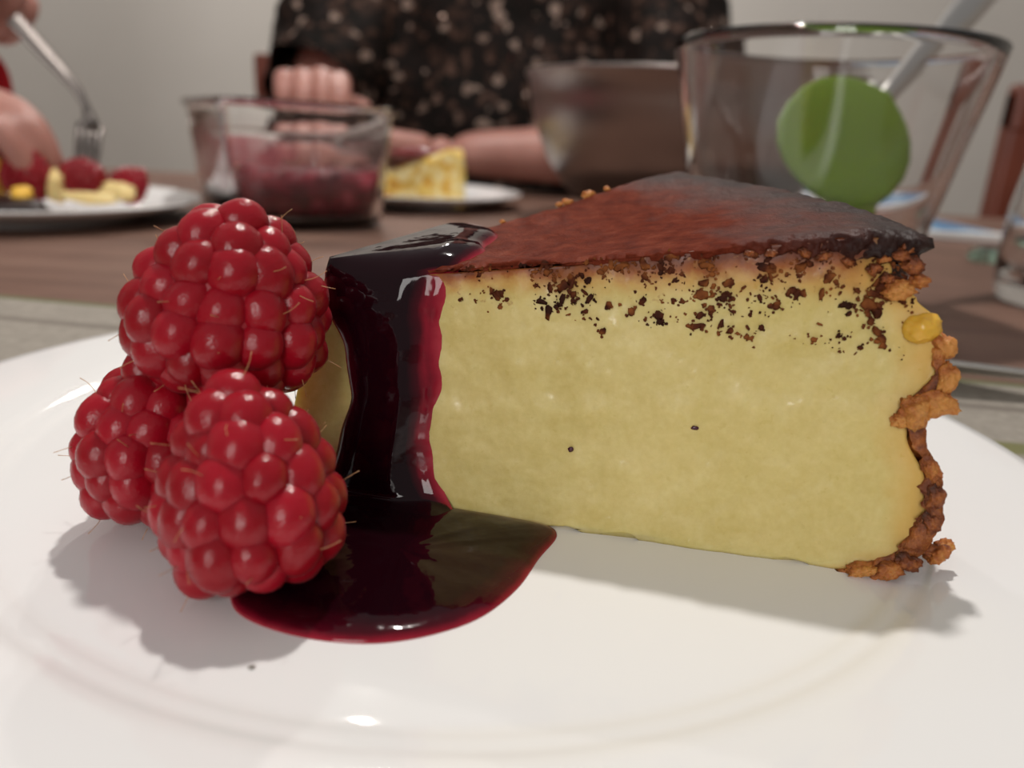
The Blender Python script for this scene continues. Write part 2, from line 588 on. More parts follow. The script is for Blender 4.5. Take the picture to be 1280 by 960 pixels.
for row in range(1, 9):                         # skirt down the edge
    for p, r, o, k, t in top_ring:
        th = skirt(r) * (1 + 0.5 * nz(p.x, p.y, 0, 3.0, 21))
        zz = p.z - 0.05 - th * row / 8
        bulge = min(1.0, th / 0.25) * ((0.06 if row < 7 else 0.02) + 0.09 * nz(p.x, p.y, zz, 4, 13) + 0.11 * nz(p.x, p.y, zz, 9, 17) + 0.07 * nz(p.x, p.y, zz, 19, 23)) + 0.02 * min(1.0, max(0.0, (r - 1.8) / 1.2))
        if row == 8: bulge = -0.25
        verts.append(Vector((p.x, p.y, zz + (0.04 * nz(p.x, p.y, zz, 8, 5) if row > 2 else 0))) + o * bulge); tipd.append(r)
rows = KR + 8
for i in range(rows - 1):
    for j in range(n):
        kk = (j + 1) % n
        faces.append((i * n + j, i * n + kk, (i + 1) * n + kk, (i + 1) * n + j))
faces.append(tuple(range(n))[::-1])
me = fix(mesh('top_crust', verts, faces, CM))
fattr(me, 'from_tip', tipd)
link('top_crust', me, M_TOP, cake)

# baked side crust
zs = [0.42 + (3.95 - 0.42) * i / 70 for i in range(71)]
rings = []
for ia in range(90):
    a = A0 - 0.008 + (A1 - A0 + 0.016) * ia / 89
    lp = []
    for z in zs:
        d = 0.07 * nz(a * 9, z, 0, 2.0, 4) + 0.06 * nz(a * 9, z, 0, 5, 8) + 0.04 * nz(a * 9, z, 0, 11, 3)
        lp.append(polar(rw(z) + d, a, max(z, 0.5)))
    for z in reversed(zs):
        th = interp(z, [(0.4, 0.10), (0.6, 0.18), (0.9, 0.32), (1.4, 0.24), (2.4, 0.22), (2.9, 0.26), (3.3, 0.22), (4.2, 0.14), (4.6, 0.10), (4.95, 0.16)])
        th *= 1 + 0.7 * nz(a * 9, z, 0, 3.2, 14) + 0.5 * nz(a * 9, z, 0, 9, 17)
        lp.append(polar(rw(z) - max(0.06, th), a, max(z, 0.5)))
    rings.append(lp)
v, f = loft(rings, True, False, False)
m2 = len(zs) * 2
for base, flip in ((0, False), ((len(rings) - 1) * m2, True)):
    for i in range(len(zs) - 1):
        q = (base + i, base + i + 1, base + m2 - 2 - i, base + m2 - 1 - i)
        f.append(q if not flip else q[::-1])
link('side_crust', fix(mesh('side_crust', v, f, CM)), M_CRUST, cake)


def rock(r, seed, sx=1, sy=1, sz=1, sub=3, amp=0.45):
    bm = bmesh.new()
    bmesh.ops.create_icosphere(bm, subdivisions=sub, radius=1.0)
    for w in bm.verts:
        k = 1 + amp * noise.noise(w.co * 1.3 + Vector((seed, 0, 0))) + amp * 0.7 * noise.noise(w.co * 3.1 + Vector((0, seed, 0))) + amp * 0.4 * noise.noise(w.co * 7 + Vector((0, 0, seed)))
        w.co = Vector((w.co.x * sx, w.co.y * sy, w.co.z * sz)) * k * r
    me = bpy.data.meshes.new('crumb'); bm.to_mesh(me); bm.free()
    return me


def face_pt(s, z, out=0.0):
    o = org(z)
    return Vector((o.x + D0.x * s + NF.x * out, o.y + D0.y * s + NF.y * out, z))


M_YLUMP = NT('yellow_curd').set(Base_Color=(0.72, 0.42, 0.05), Roughness=0.25, Subsurface_Weight=0.3, Subsurface_Scale=0.003).m
M_ORANGE, M_DARKC = m_crust('orange_crust', 0.10), m_crust('dark_crust', -0.10)
for s, z, out, r, sx, sz, mm in [
        (8.62, 4.72, 0.05, 0.13, 1.5, 1.0, M_ORANGE), (9.05, 4.22, -0.02, 0.24, 1.1, 0.9, M_YLUMP), (8.88, 4.86, 0.0, 0.11, 1.3, 0.9, M_CRUST), (9.40, 3.98, -0.05, 0.17, 0.8, 1.1, M_ORANGE),
        (9.50, 3.55, 0.05, 0.15, 0.9, 1.5, M_ORANGE), (9.42, 3.20, 0.06, 0.17, 1.5, 1.0, M_ORANGE), (9.18, 3.05, 0.08, 0.20, 1.0, 1.2, M_ORANGE), (9.02, 2.90, 0.08, 0.10, 1.3, 1.0, M_ORANGE),
        (9.56, 2.25, 0.03, 0.13, 0.8, 1.5, M_CRUST), (9.70, 1.85, 0.04, 0.13, 0.9, 1.5, M_DARKC), (9.72, 1.45, 0.03, 0.13, 0.8, 1.3, M_DARKC),
        (9.92, 0.98, 0.02, 0.15, 1.2, 0.9, M_CRUST), (10.05, 1.06, -0.1, 0.10, 1.3, 1.0, M_ORANGE), (9.55, 0.82, 0.06, 0.16, 1.2, 0.8, M_DARKC), (9.28, 0.66, 0.08, 0.17, 1.4, 0.7, M_CRUST),
        (8.95, 0.60, 0.08, 0.15, 1.5, 0.65, M_ORANGE), (8.55, 5.20, 0.07, 0.09, 1.3, 0.8, M_DARKC), (8.75, 5.06, 0.02, 0.12, 1.2, 1.0, M_DARKC),
        (6.55, 5.06, 0.05, 0.06, 1.3, 0.8, M_DARKC), (6.85, 5.08, 0.06, 0.07, 1.4, 0.8, M_DARKC), (7.3, 5.12, 0.06, 0.07, 1.4, 0.8, M_DARKC), (7.55, 5.10, 0.07, 0.08, 1.3, 0.8, M_DARKC), (7.9, 5.05, 0.06, 0.07, 1.3, 0.8, M_DARKC), (8.25, 4.98, 0.06, 0.08, 1.3, 0.9, M_DARKC), (8.45, 4.86, 0.05, 0.08, 1.2, 0.9, M_DARKC), (8.35, 5.12, 0.08, 0.06, 1.4, 0.8, M_CRUST), (8.62, 5.30, 0.02, 0.10, 1.0, 0.9, M_DARKC)]:
    o = link('crust_crumb', rock(r * CM, s * 7 + z, sx, 1.0, sz, 4, 0.16 if mm is M_YLUMP else 0.42), mm, None)
    o.parent = cake
    o.location = face_pt(s, z, out) * CM - cake.location
    o.rotation_euler = (0, random.uniform(-.5, .5), A0)
for rr, r in [(5.15, 0.05), (5.35, 0.07), (5.45, 0.04), (5.95, 0.09), (6.05, 0.06), (6.5, 0.05), (3.7, 0.04)]:   # orange bits on the far edge
    o = link('crust_crumb', rock(r * CM, rr * 9, 1.4, 1, 1, 3), M_ORANGE, None)
    o.parent = cake
    o.location = polar(rr, A1 + 0.005, ztop(rr, A1) + 0.02) * CM - cake.location

# burnt specks smeared down the cut face by the knife
t = NT('burnt_speck').set(Roughness=0.7, Specular_IOR_Level=0.12)
t.color(t.ramp(t.noise(300, 2), [(0.36, (0.03, 0.008, 0.004)), (0.5, (0.085, 0.020, 0.007)), (0.66, (0.24, 0.075, 0.018))]))
speck_m = t.m
verts, faces = [], []
verts2, faces2 = [], []
protos = []
for k in range(6):
    bm = bmesh.new(); bmesh.ops.create_icosphere(bm, subdivisions=2, radius=1.0)
    pv = [w.co * (1 + 0.7 * noise.noise(w.co * 1.7 + Vector((k * 9, 0, 0)))) for w in bm.verts]
    bm.verts.index_update()
    protos.append((pv, [tuple(w.index for w in fc.verts) for fc in bm.faces])); bm.free()


def speck(s, z, rx, rz, ry=0.12, V=verts, Fc=faces, out=0.026):
    pv, pf = random.choice(protos)
    c = face_pt(s, z, out); b = len(V); an = random.uniform(0, 3.1)
    ex = Vector((D0.x, D0.y, 0)); ez = Vector((0, 0, 1)); en = Vector((NF.x, NF.y, 0))
    e1 = ex * cos(an) + ez * sin(an); e2 = ez * cos(an) - ex * sin(an)
    V.extend([c + e1 * w.x * rx + e2 * w.z * rz + en * w.y * min(rx, rz) * ry for w in pv])
    Fc.extend([tuple(b + i for i in q) for q in pf])


for _ in range(820):
    s = 2.3 + 6.6 * random.random() ** 0.72
    depth = interp(s, [(2, 0.55), (4, 0.85), (6, 1.15), (9, 1.5)])
    d = skirt(s) + depth * random.random() ** 1.5
    if nz(s, d, 0, 1.9, 5) < -0.12 and random.random() < 0.8: continue
    r = 0.010 + 0.055 * random.random() ** 3.6
    z = ztop(s) - d
    speck(s, z, r * random.uniform(.7, 1.9), r * random.uniform(.6, 1.0))
    if r > 0.04:
        for _k in range(3): speck(s + random.gauss(0, .09), z + random.gauss(0, .06), r * .45, r * .35)
for s, d, r in [(6.0, .72, .09), (6.3, .78, .07), (6.15, .95, .06), (7.3, .45, .09), (7.7, .62, .08), (8.3, 1.05, .10), (8.42, 1.15, .08), (8.36, 1.28, .06), (8.4, .78, .08), (8.55, 1.52, .07), (8.6, 1.62, .05), (5.0, .88, .07), (4.62, 1.15, .06), (4.65, .75, .06), (7.05, 1.0, .05), (6.9, 1.28, .05), (3.2, .48, .05), (4.1, .55, .06)]:
    speck(s, ztop(s) - d, r, r * .8)
    for _k in range(5): speck(s + random.gauss(0, r), ztop(s) - d + random.gauss(0, r), r * .4, r * .4)
tag(link('burnt_specks', mesh('burnt_specks', verts, faces, CM), speck_m, cake), 'dark brown burnt specks under the top crust', kind='stuff')
speck(4.38, 1.84, .045, .05, .5, verts2, faces2, .045); 
fleck_m = plain('berry_fleck', (0.06, 0.008, 0.02), 0.3)
link('berry_fleck', mesh('berry_fleck', verts2, faces2, CM), fleck_m, cake)
verts2, faces2 = [], []
speck(6.2, 2.42, .035, .06, .5, verts2, faces2, .045)
link('berry_fleck', mesh('berry_fleck', verts2, faces2, CM), fleck_m, cake)

# ---------------------------------------------------------------- berry sauce: drizzle over the tip and pool on the plate
NL = 26
path = [('t', i / 16) for i in range(17)] + [('f', i / 40) for i in range(1, 41)] + [('p', i / 10) for i in range(1, 11)]
grid, gth, gn = [], [], []
for k, t in path:
    row, rt, rn = [], [], []
    for j in range(NL + 1):
        l = j / NL
        if k == 't':
            a = A1 + 0.03 + (A0 - A1 - 0.03) * t
            ro = interp(t, [(0, 3.15), (0.25, 3.25), (0.5, 2.55), (0.62, 2.75), (0.8, 2.2), (1, 2.3)])
            r = 0.05 + (ro - 0.05) * l
            p = polar(max(r, 0.05), a, ztop(r, a) + 0.02)
            nn = Vector((-0.1, 0, 1))
            T = 0.22
        elif k == 'f':
            sl = interp(t, [(0, 0.0), (0.15, 0.12), (0.3, 0.42), (0.55, 0.62), (0.7, 0.50), (0.85, 0.40), (1, 0.25)])
            sr = interp(t, [(0, 2.3), (0.12, 2.1), (0.35, 2.12), (0.55, 2.18), (0.7, 2.12), (0.9, 2.3), (1, 2.6)])
            wob = 0.07 * nz(t * 8, l * 0.3, 0, 1.0, 5 + l * 3)
            s = sl + (sr - sl) * l + wob
            z = ztop(s) + 0.02 + (PZ + 0.02 - ztop(s)) * t
            p = face_pt(s, z, 0.05 * max(0.0, 1 - t * 5))
            nn = Vector((NF.x, NF.y, 0.12))
            T = interp(t, [(0, 0.20), (0.1, 0.19), (0.4, 0.17), (0.6, 0.20), (0.8, 0.24), (1, 0.3)])
        else:
            sl = interp(t, [(0, 0.05), (1, -0.25)]); sr = interp(t, [(0, 2.6), (1, 3.1)])
            s = sl + (sr - sl) * l
            p = face_pt(s, PZ, 0.85 * t); p.z = PZ
            nn = Vector((0, 0, 1))
            T = interp(t, [(0, 0.3), (0.4, 0.2), (1, 0.06)])
        e = min(l, 1 - l) * 2
        if k == 't': prof = min(1.0, (1 - l) * 5) ** 0.5 * (0.6 if l < 0.02 else 1)
        elif k == 'f':
            prof = min(1.0, l * 4.0) ** 0.5 * (1.0 if l < 0.62 else max(0.0, 1 - ((l - 0.62) / 0.26)) ** 0.8)
            prof = max(prof, (0.26 + 0.10 * nz(s, z, 0, 3, 2)) * min(1, (1 - l) * 9))
        else: prof = min(1.0, e * 3) ** 0.5
        if l in (0.0, 1.0): prof = -0.1
        row.append(p); rt.append(T * prof); rn.append(nn.normalized())
    grid.append(row); gth.append(rt); gn.append(rn)
pos = [[grid[i][j] + gn[i][j] * gth[i][j] for j in range(NL + 1)] for i in range(len(path))]
for _ in range(18):
    new = [list(r) for r in pos]
    for i in range(1, len(path) - 1):
        w = 0.5 if abs(i - 17) < 6 or abs(i - 56) < 5 else 0.08
        for j in range(NL + 1):
            new[i][j] = pos[i][j] * (1 - w) + (pos[i - 1][j] + pos[i + 1][j]) * (w / 2)
    pos = new
verts, faces, thick = [], [], []
for i in range(len(path)):
    for j in range(NL + 1):
        verts.append(pos[i][j]); thick.append(max(0.0, gth[i][j]))
W = NL + 1
for i in range(len(path) - 1):
    for j in range(NL):
        faces.append((i * W + j, i * W + j + 1, (i + 1) * W + j + 1, (i + 1) * W + j))
# pool outline on the plate (cm), anticlockwise from the left
out = [(-3.70, 8.95), (-3.35, 8.38), (-2.75, 8.05), (-2.05, 7.90), (-1.39, 7.93), (-0.75, 8.18), (-0.2, 8.60), (0.25, 9.30), (0.55, 10.1), (0.85, 10.85), (0.55, 11.15), (-0.6, 11.45), (-1.9, 11.75), (-3.2, 12.1), (-4.0, 11.6), (-4.3, 10.6), (-4.2, 9.7)]
NC = 160
ol = []
for i in range(NC):
    u = i / NC * len(out); k = int(u); u -= k
    p0, p1, p2, p3 = (Vector(out[(k + q) % len(out)]) for q in (-1, 0, 1, 2))
    ol.append(0.5 * ((2 * p1) + (p2 - p0) * u + (2 * p0 - 5 * p1 + 4 * p2 - p3) * u * u + (3 * p1 - p0 - 3 * p2 + p3) * u ** 3))
cc = Vector((-1.5, 9.9))
b = len(verts)
prof = [(1.0, -0.02), (0.997, 0.02), (0.988, 0.045), (0.965, 0.07), (0.93, 0.095), (0.87, 0.12), (0.78, 0.14), (0.66, 0.155), (0.5, 0.165), (0.33, 0.17), (0.16, 0.17), (0.02, 0.17)]
for s, h in prof:
    for p in ol:
        x, y = cc.x + (p.x - cc.x) * s, cc.y + (p.y - cc.y) * s
        bump = (0.02 * nz(x, y, 0, 2.4, 3) + 0.012 * nz(x, y, 0, 5.5, 6)) * min(1, (1 - s) * 6)
        verts.append(Vector((x, y, PZ + h + bump))); thick.append(max(0.0, h))
for i in range(len(prof) - 1):
    for j in range(NC):
        k = (j + 1) % NC
        faces.append((b + i * NC + j, b + i * NC + k, b + (i + 1) * NC + k, b + (i + 1) * NC + j))
faces.append(tuple(b + (len(prof) - 1) * NC + j for j in range(NC)))
me = mesh('berry_sauce', verts, faces, CM)
fattr(me, 'thickness', thick)
tag(link('berry_sauce', me, M_SAUCE), 'dark glossy berry sauce running down the slice tip and pooled on the plate', 'sauce')

# ---------------------------------------------------------------- raspberries
drup = []
for k in range(4):
    bm = bmesh.new(); bmesh.ops.create_icosphere(bm, subdivisions=3, radius=1.0)
    for w in bm.verts:
        w.co = w.co * (1 + 0.05 * noise.noise(w.co * 1.4 + Vector((k * 5, 0, 0))))
    m_ = bpy.data.meshes.new('drupelet'); bm.to_mesh(m_); bm.free()
    m_.materials.append(M_RASP)
    m_.polygons.foreach_set('use_smooth', [True] * len(m_.polygons))
    drup.append(m_)
RP = [(0.0, 0.70), (0.07, 0.86), (0.2, 0.97), (0.32, 1.0), (0.48, 0.95), (0.62, 0.84), (0.76, 0.66), (0.87, 0.46), (0.95, 0.25), (1.0, 0.03)]
M_CORE = plain('raspberry_core', (0.30, 0.006, 0.015), 0.5)
M_HAIR = plain('golden_hair', (0.50, 0.25, 0.11), 0.5)


def berry_layout(R, H, d):
    pts, last = [], None
    L = [(t / 200, sinterp(t / 200, RP) * R, t / 200 * H) for t in range(201)]
    acc, rowi = 0.0, 0
    nxt = 0.15 * d
    for (ta, ra, za), (tb_, rb, zb) in zip(L, L[1:]):
        seg = hypot(rb - ra, zb - za); acc += seg
        if acc >= nxt:
            nxt += d * 0.86
            nn_ = max(1, round(2 * pi * ra / d)) if ra > d * 0.3 else 1
            tang = Vector((rb - ra, zb - za)).normalized()
            for q in range(nn_):
                an = 2 * pi * (q + 0.5 * (rowi % 2) + random.uniform(-.10, .10)) / nn_ + rowi * 0.13
                pts.append((an, ra, za + random.uniform(-.03, .03), tang))
            rowi += 1
    pts.append((0, 0.0, H, Vector((-1, 0))))
    return pts


def frame_from(axis, spin):
    z = Vector(axis).normalized()
    x = Vector((1, 0.2, 0)).cross(z).normalized() if abs(z.x) < .9 else Vector((0, 1, 0)).cross(z).normalized()
    y = z.cross(x)
    return Matrix((x, y, z)).transposed() @ Matrix.Rotation(spin, 3, 'Z')


def raspberry(base, axis, R, H, d, spin, label, hairs=60, seed=1):
    random.seed(seed)
    root = empty('raspberry', Vector(base) * CM, label, 'raspberry', 'raspberries on the front plate')
    Fm = frame_from(axis, spin)
    v_, f_ = lathe([(max(0.02, sinterp(t / 16, RP) * (R - 0.10)), t / 16 * (H - 0.05)) for t in range(17)], 32)
    core = link('core', fix(mesh('core', [Fm @ Vector(p) for p in v_], f_, CM)), M_CORE)
    core.parent = root
    hv, hf = [], []
    rad = d * 0.645
    for an, r, z, tang in berry_layout(R, H, d):
        nrm2 = Vector((tang.y, -tang.x)) if (tang.y, -tang.x) != (0, 0) else Vector((1, 0))
        if nrm2.x < 0 and r > 0.3: nrm2 = -nrm2
        e_r = Vector((cos(an), sin(an), 0)); e_t = Vector((-sin(an), cos(an), 0)); e_z = Vector((0, 0, 1))
        nrm = (e_r * nrm2.x + e_z * nrm2.y).normalized() if r > 0.05 else e_z
        if r <= 0.05: e_t = Vector((0, 1, 0))
        mer = nrm.cross(e_t).normalized()
        sc_ = rad * random.uniform(0.90, 1.10)
        inn = -0.245 + random.uniform(-.05, .05)
        p = e_r * r + e_z * z + nrm * inn
        o = bpy.data.objects.new('drupelet', random.choice(drup))
        COL.objects.link(o); o.parent = root
        B = Matrix((e_t, mer, nrm)).transposed()
        q = (Fm @ B @ Matrix.Rotation(random.uniform(-.4, .4), 3, 'Z')).to_quaternion()
        o.rotation_mode = 'QUATERNION'; o.rotation_quaternion = q
        o.location = (Fm @ p) * CM
        o.scale = Vector((sc_ * 0.95, sc_ * random.uniform(1.0, 1.15), sc_ * random.uniform(0.95, 1.1))) * CM
        if random.random() < hairs / 100:
            st = p + nrm * sc_ * 0.9 + mer * random.uniform(-.5, .5) * sc_ + e_t * random.uniform(-.5, .5) * sc_
            dr = (nrm + mer * random.uniform(-.8, .8) + e_t * random.uniform(-.8, .8)).normalized()
            sd = nrm.cross(dr) + mer * random.uniform(-.4, .4)
            ln = random.uniform(0.16, 0.36)
            pth = [Fm @ (st + dr * ln * u + sd * 0.35 * ln * u * u) for u in (0, .33, .66, 1)]
            tube(pth, [0.006, 0.005, 0.004, 0.006], 5, 1.0, (0.3, 0.2, 1), hv, hf)
    h = link('hair', mesh('hair', hv, hf, CM), M_HAIR); h.parent = root
    tag(h, 'fine golden hairs', kind='stuff')
    return root


raspberry((-3.25, 8.98, 0.76), (-0.12, 0.18, 1), 1.09, 2.58, 0.58, 0.3, 'front red raspberry standing on the plate at the edge of the sauce pool', 40, 3)
raspberry((-5.36, 10.50, 0.80), (0.10, 0.24, 1), 1.12, 2.60, 0.56, 1.1, 'leftmost red raspberry on the front plate, half hidden by two others', 40, 5)
raspberry((-4.42, 11.25, 2.86), (0.20, -0.10, 0.95), 1.36, 2.52, 0.60, 2.0, 'big red raspberry balanced on top of two others beside the slice tip', 50, 8)

# ---------------------------------------------------------------- far plate on the left with cake scraps and berries
far_plate(-0.314, 0.487, 0.0042, 'white plate at the far left with berries and cake scraps')
FZ = 0.0045
rb_far_m = m_raspberry('raspberry_flesh_plain', 0.9, False)


def berry_mesh(R, H, d, seed):
    random.seed(seed)
    v_, f_ = lathe([(max(0.02, sinterp(t / 12, RP) * (R - 0.10)), t / 12 * (H - 0.05)) for t in range(13)], 20)
    bm = bmesh.new(); bmesh.ops.create_icosphere(bm, subdivisions=1, radius=d * 0.6)
    sv = [w.co.copy() for w in bm.verts]; bm.verts.index_update(); sf = [tuple(w.index for w in q.verts) for q in bm.faces]; bm.free()
    for an, r, z, tang in berry_layout(R, H, d):
        c_ = Vector((cos(an) * (r - 0.13), sin(an) * (r - 0.13), z)); b_ = len(v_)
        v_ += [tuple(c_ + w) for w in sv]; f_ += [tuple(b_ + i for i in q) for q in sf]
    return mesh('raspberry', v_, f_, CM)


far_berry = berry_mesh(1.25, 2.3, 0.48, 21)
for x, y, z, ax, s, lab in [
        (-0.292, 0.463, 0.014, (0.3, -0.3, 1), 1.12, 'big raspberry gripped by fingertips on the far left plate'),
        (-0.271, 0.474, 0.0185, (1.0, -0.4, 0.35), 1.00, 'raspberry speared by the fork on the far left plate'),
        (-0.251, 0.489, 0.0125, (0.5, 0.1, 0.5), 0.85, 'small raspberry nearest the bare side of the far left plate'),
        (-0.326, 0.492, 0.022, (-0.4, -0.2, 0.9), 1.05, 'raspberry cut by the photo edge on the far left plate')]:
    o = link('raspberry', far_berry, rb_far_m)
    o.location = (x, y, z + 0.004)
    o.rotation_euler = frame_from(ax, 0.4).to_euler()
    o.scale = (s, s, s)
    tag(o, lab, 'raspberry', 'raspberries on the far left plate')
M_CREAM = plain('pale_cake_crumb', (0.80, 0.62, 0.27), 0.6, Subsurface_Weight=0.2, Subsurface_Scale=0.004)
M_WHITE = plain('whipped_cream', (0.78, 0.75, 0.66), 0.5, Subsurface_Weight=0.2, Subsurface_Scale=0.004)
M_YEL = plain('yellow_cake_crumb', (0.85, 0.50, 0.06), 0.55)
for x, y, r, sx, sz, mm, lab in [
        (-0.243, 0.440, 0.7, 2.4, 0.45, M_CREAM, 'flat pale cake scrap at the rim of the far left plate'),
        (-0.277, 0.432, 0.5, 1.0, 0.9, M_YEL, 'small yellow cake scrap at the front rim of the far left plate'),
        (-0.273, 0.459, 0.55, 0.9, 1.7, M_CREAM, 'upright pale cake scrap between two raspberries on the far left plate'),
        (-0.245, 0.472, 0.7, 1.6, 0.8, M_CREAM, 'pale cake scrap behind the speared raspberry on the far left plate'),
        (-0.318, 0.470, 1.0, 1.0, 1.4, M_YEL, 'tall yellow cake scrap beside the edge raspberry on the far left plate'),
        (-0.312, 0.440, 0.9, 1.0, 1.0, M_WHITE, 'white cream dollop on the far left plate')]:
    o = link('cream_dollop' if mm is M_WHITE else 'cake_scrap', rock(r * CM, x * 90 + y * 50, sx, 1.1, sz, 3, 0.35), mm)
    o.location = (x, y, FZ + 0.012 + r * CM * sz * 0.55)
    tag(o, lab, 'cream' if mm is M_WHITE else 'cake')
o = link('crust_scrap', rock(0.011, 3.3, 2.6, 1.2, 0.42, 3, 0.25), plain('dark_crust_scrap', (0.02, 0.007, 0.005), 0.4))
o.location = (-0.288, 0.428, 0.0135)
tag(o, 'dark brown burnt crust scrap at the rim of the far left plate', 'cake')

# ---------------------------------------------------------------- far plate in the middle with a yellow cake slice
far_plate(-0.108, 0.715, 0.0042, 'white plate behind the glass container with a yellow cake slice')
w3 = empty('cheesecake_slice', (-0.07, 0.67, 0.006), 'small blurred yellow cheesecake slice on the plate behind the glass container', 'cake')
v, f = [], []
rings = []
for iz in range(9):
    z = iz / 8
    rg = []
    for k in range(40):
        u = k / 40 * 3
        A, B, C_ = Vector((-0.122, 0.668)), Vector((-0.048, 0.645)), Vector((-0.056, 0.705))
        p = A.lerp(B, u) if u < 1 else B.lerp(C_, u - 1) if u < 2 else C_.lerp(A, u - 2)
        h = 0.022 + 0.022 * max(0, min(1, (p.x + 0.12) / 0.06))
        h *= 1 + 0.12 * nz(p.x, p.y, 0, 90, 3)
        dd = 0.0025 * nz(p.x * 100, p.y * 100, z * 3, 1.0, 2)
        rg.append((p.x + dd, p.y + dd, 0.0048 + z * h))
    rings.append(rg)
v, f = loft(rings)
t = NT('yellow_cheesecake').set(Roughness=0.55)
t.color(t.ramp(t.noise(120, 4), [(0.33, (0.62, 0.27, 0.03)), (0.44, (0.80, 0.55, 0.10)), (0.58, (0.84, 0.71, 0.36))]))
link('filling', mesh('filling', v, f), t.m, w3)
o = link('berry_topping', rock(0.012, 8, 2.0, 1.3, 0.35, 3, 0.3), plain('berry_topping', (0.20, 0.03, 0.03), 0.3))
o.parent = w3
o.location = Vector((-0.090, 0.672, 0.046)) - w3.location

# ---------------------------------------------------------------- square glass container with red sauce
GC, GA = (-0.160, 0.540), radians(34)


def rrect(w, d, r, z, n=8):
    pts = []
    for cx, cy, a0 in ((w / 2 - r, d / 2 - r, 0), (-w / 2 + r, d / 2 - r, 90), (-w / 2 + r, -d / 2 + r, 180), (w / 2 - r, -d / 2 + r, 270)):
        for k in range(n + 1):
            a = radians(a0 + 90 * k / n)
            x, y = cx + r * cos(a), cy + r * sin(a)
            pts.append((GC[0] + x * cos(GA) - y * sin(GA), GC[1] + x * sin(GA) + y * cos(GA), z))
    return pts


W0, D0_, = 0.095, 0.120
gl = [rrect(W0 - .02, D0_ - .02, .012, .0005), rrect(W0, D0_, .018, .004), rrect(W0 + .004, D0_ + .004, .02, .02), rrect(W0 + .014, D0_ + .014, .024, .071),
      rrect(W0 + .019, D0_ + .019, .026, .0725), rrect(W0 + .020, D0_ + .020, .026, .0755), rrect(W0 + .017, D0_ + .017, .025, .077), rrect(W0 + .012, D0_ + .012, .022, .0765),
      rrect(W0 + .0075, D0_ + .0075, .021, .071), rrect(W0 - .001, D0_ - .001, .017, .02), rrect(W0 - .007, D0_ - .007, .015, .0075), rrect(W0 - .025, D0_ - .025, .01, .006)]
v, f = loft(gl)
M_GLASS = m_glass('clear_glass')
tag(link('glass_container', fix(mesh('glass_container', v, f)), M_GLASS), 'rectangular clear glass container smeared with red sauce', 'container')
sa = empty('berry_sauce', (GC[0], GC[1], 0.008), 'leftover red berry sauce smeared inside the glass container', 'sauce')
top = rrect(W0 - .0015, D0_ - .0015, .016, .037)
rings = [rrect(W0 - .03, D0_ - .03, .008, .0085), rrect(W0 - .010, D0_ - .010, .014, .010), rrect(W0 - .0045, D0_ - .0045, .0155, .020), top]
for k, s in enumerate((0.93, 0.8, 0.6, 0.4, 0.2, 0.05)):
    rings.append([(GC[0] + (p[0] - GC[0]) * s, GC[1] + (p[1] - GC[1]) * s, .037 + 0.006 * nz(p[0] * s, p[1] * s, k, 40, 3)) for p in top])
v, f = loft(rings)
t = NT('red_berry_mash').set(Roughness=0.2)
t.color(t.ramp(t.noise(70, 4, 0.6), [(0.35, (0.06, 0.004, 0.010)), (0.55, (0.17, 0.010, 0.022)), (0.72, (0.42, 0.07, 0.10))]))
t.bump(t.noise(150, 3), 0.5, 0.003)
link('puree', mesh('puree', v, f), t.m, sa)
t = NT('pink_smear').set(Roughness=0.3, Base_Color=(0.46, 0.13, 0.15))
tr = t.n('ShaderNodeBsdfTransparent'); ms = t.n('ShaderNodeMixShader')
sp = t.n('ShaderNodeSeparateXYZ'); t.l(t.coord(), sp.inputs[0])
g = t.math('ADD', t.noise(38, 5, 0.6), t.math('MULTIPLY', t.math('SUBTRACT', 0.055, sp.outputs['Z']), 6.0))
g = t.math('ADD', g, t.math('MULTIPLY', t.math('SUBTRACT', -0.185, sp.outputs['X']), 9.0))
t.l(t.ramp(g, [(0.38, 0.10), (0.5, 0.62), (0.72, 0.92)]), ms.inputs[0])
t.l(tr.outputs[0], ms.inputs[1]); t.l(t.b.outputs[0], ms.inputs[2]); t.l(ms.outputs[0], t.out.inputs['Surface'])
v, f = loft([rrect(W0 - .002, D0_ - .002, .0165, .022), rrect(W0 + .0025, D0_ + .0025, .0185, .045), rrect(W0 + .0065, D0_ + .0065, .0205, .0685)], True, False, False)
link('smear', mesh('smear', v, f), t.m, sa)

# ---------------------------------------------------------------- steel mixing bowl
SB = (0.127, 0.640)
sp_ = [(0.5, 0.05), (4.2, 0.1), (5.6, 0.35), (8.0, 1.5), (9.9, 3.1), (11.4, 5.2), (12.4, 7.6), (12.95, 9.6), (13.2, 11.3), (13.45, 11.5), (13.5, 11.7), (13.3, 11.8), (13.05, 11.6), (12.8, 9.6), (12.25, 7.6), (11.25, 5.3), (9.75, 3.25), (7.9, 1.7), (5.5, 0.55), (0.5, 0.3)]
v, f = lathe([(r * CM * 0.963, z * CM * 0.95) for r, z in sp_], 96, SB[0], SB[1], 0)
tag(link('mixing_bowl', fix(mesh('mixing_bowl', v, f)), m_steel('brushed_steel', (0.36, 0.32, 0.305), 0.30, True)), 'brushed steel mixing bowl behind the clear glass bowl', 'bowl')

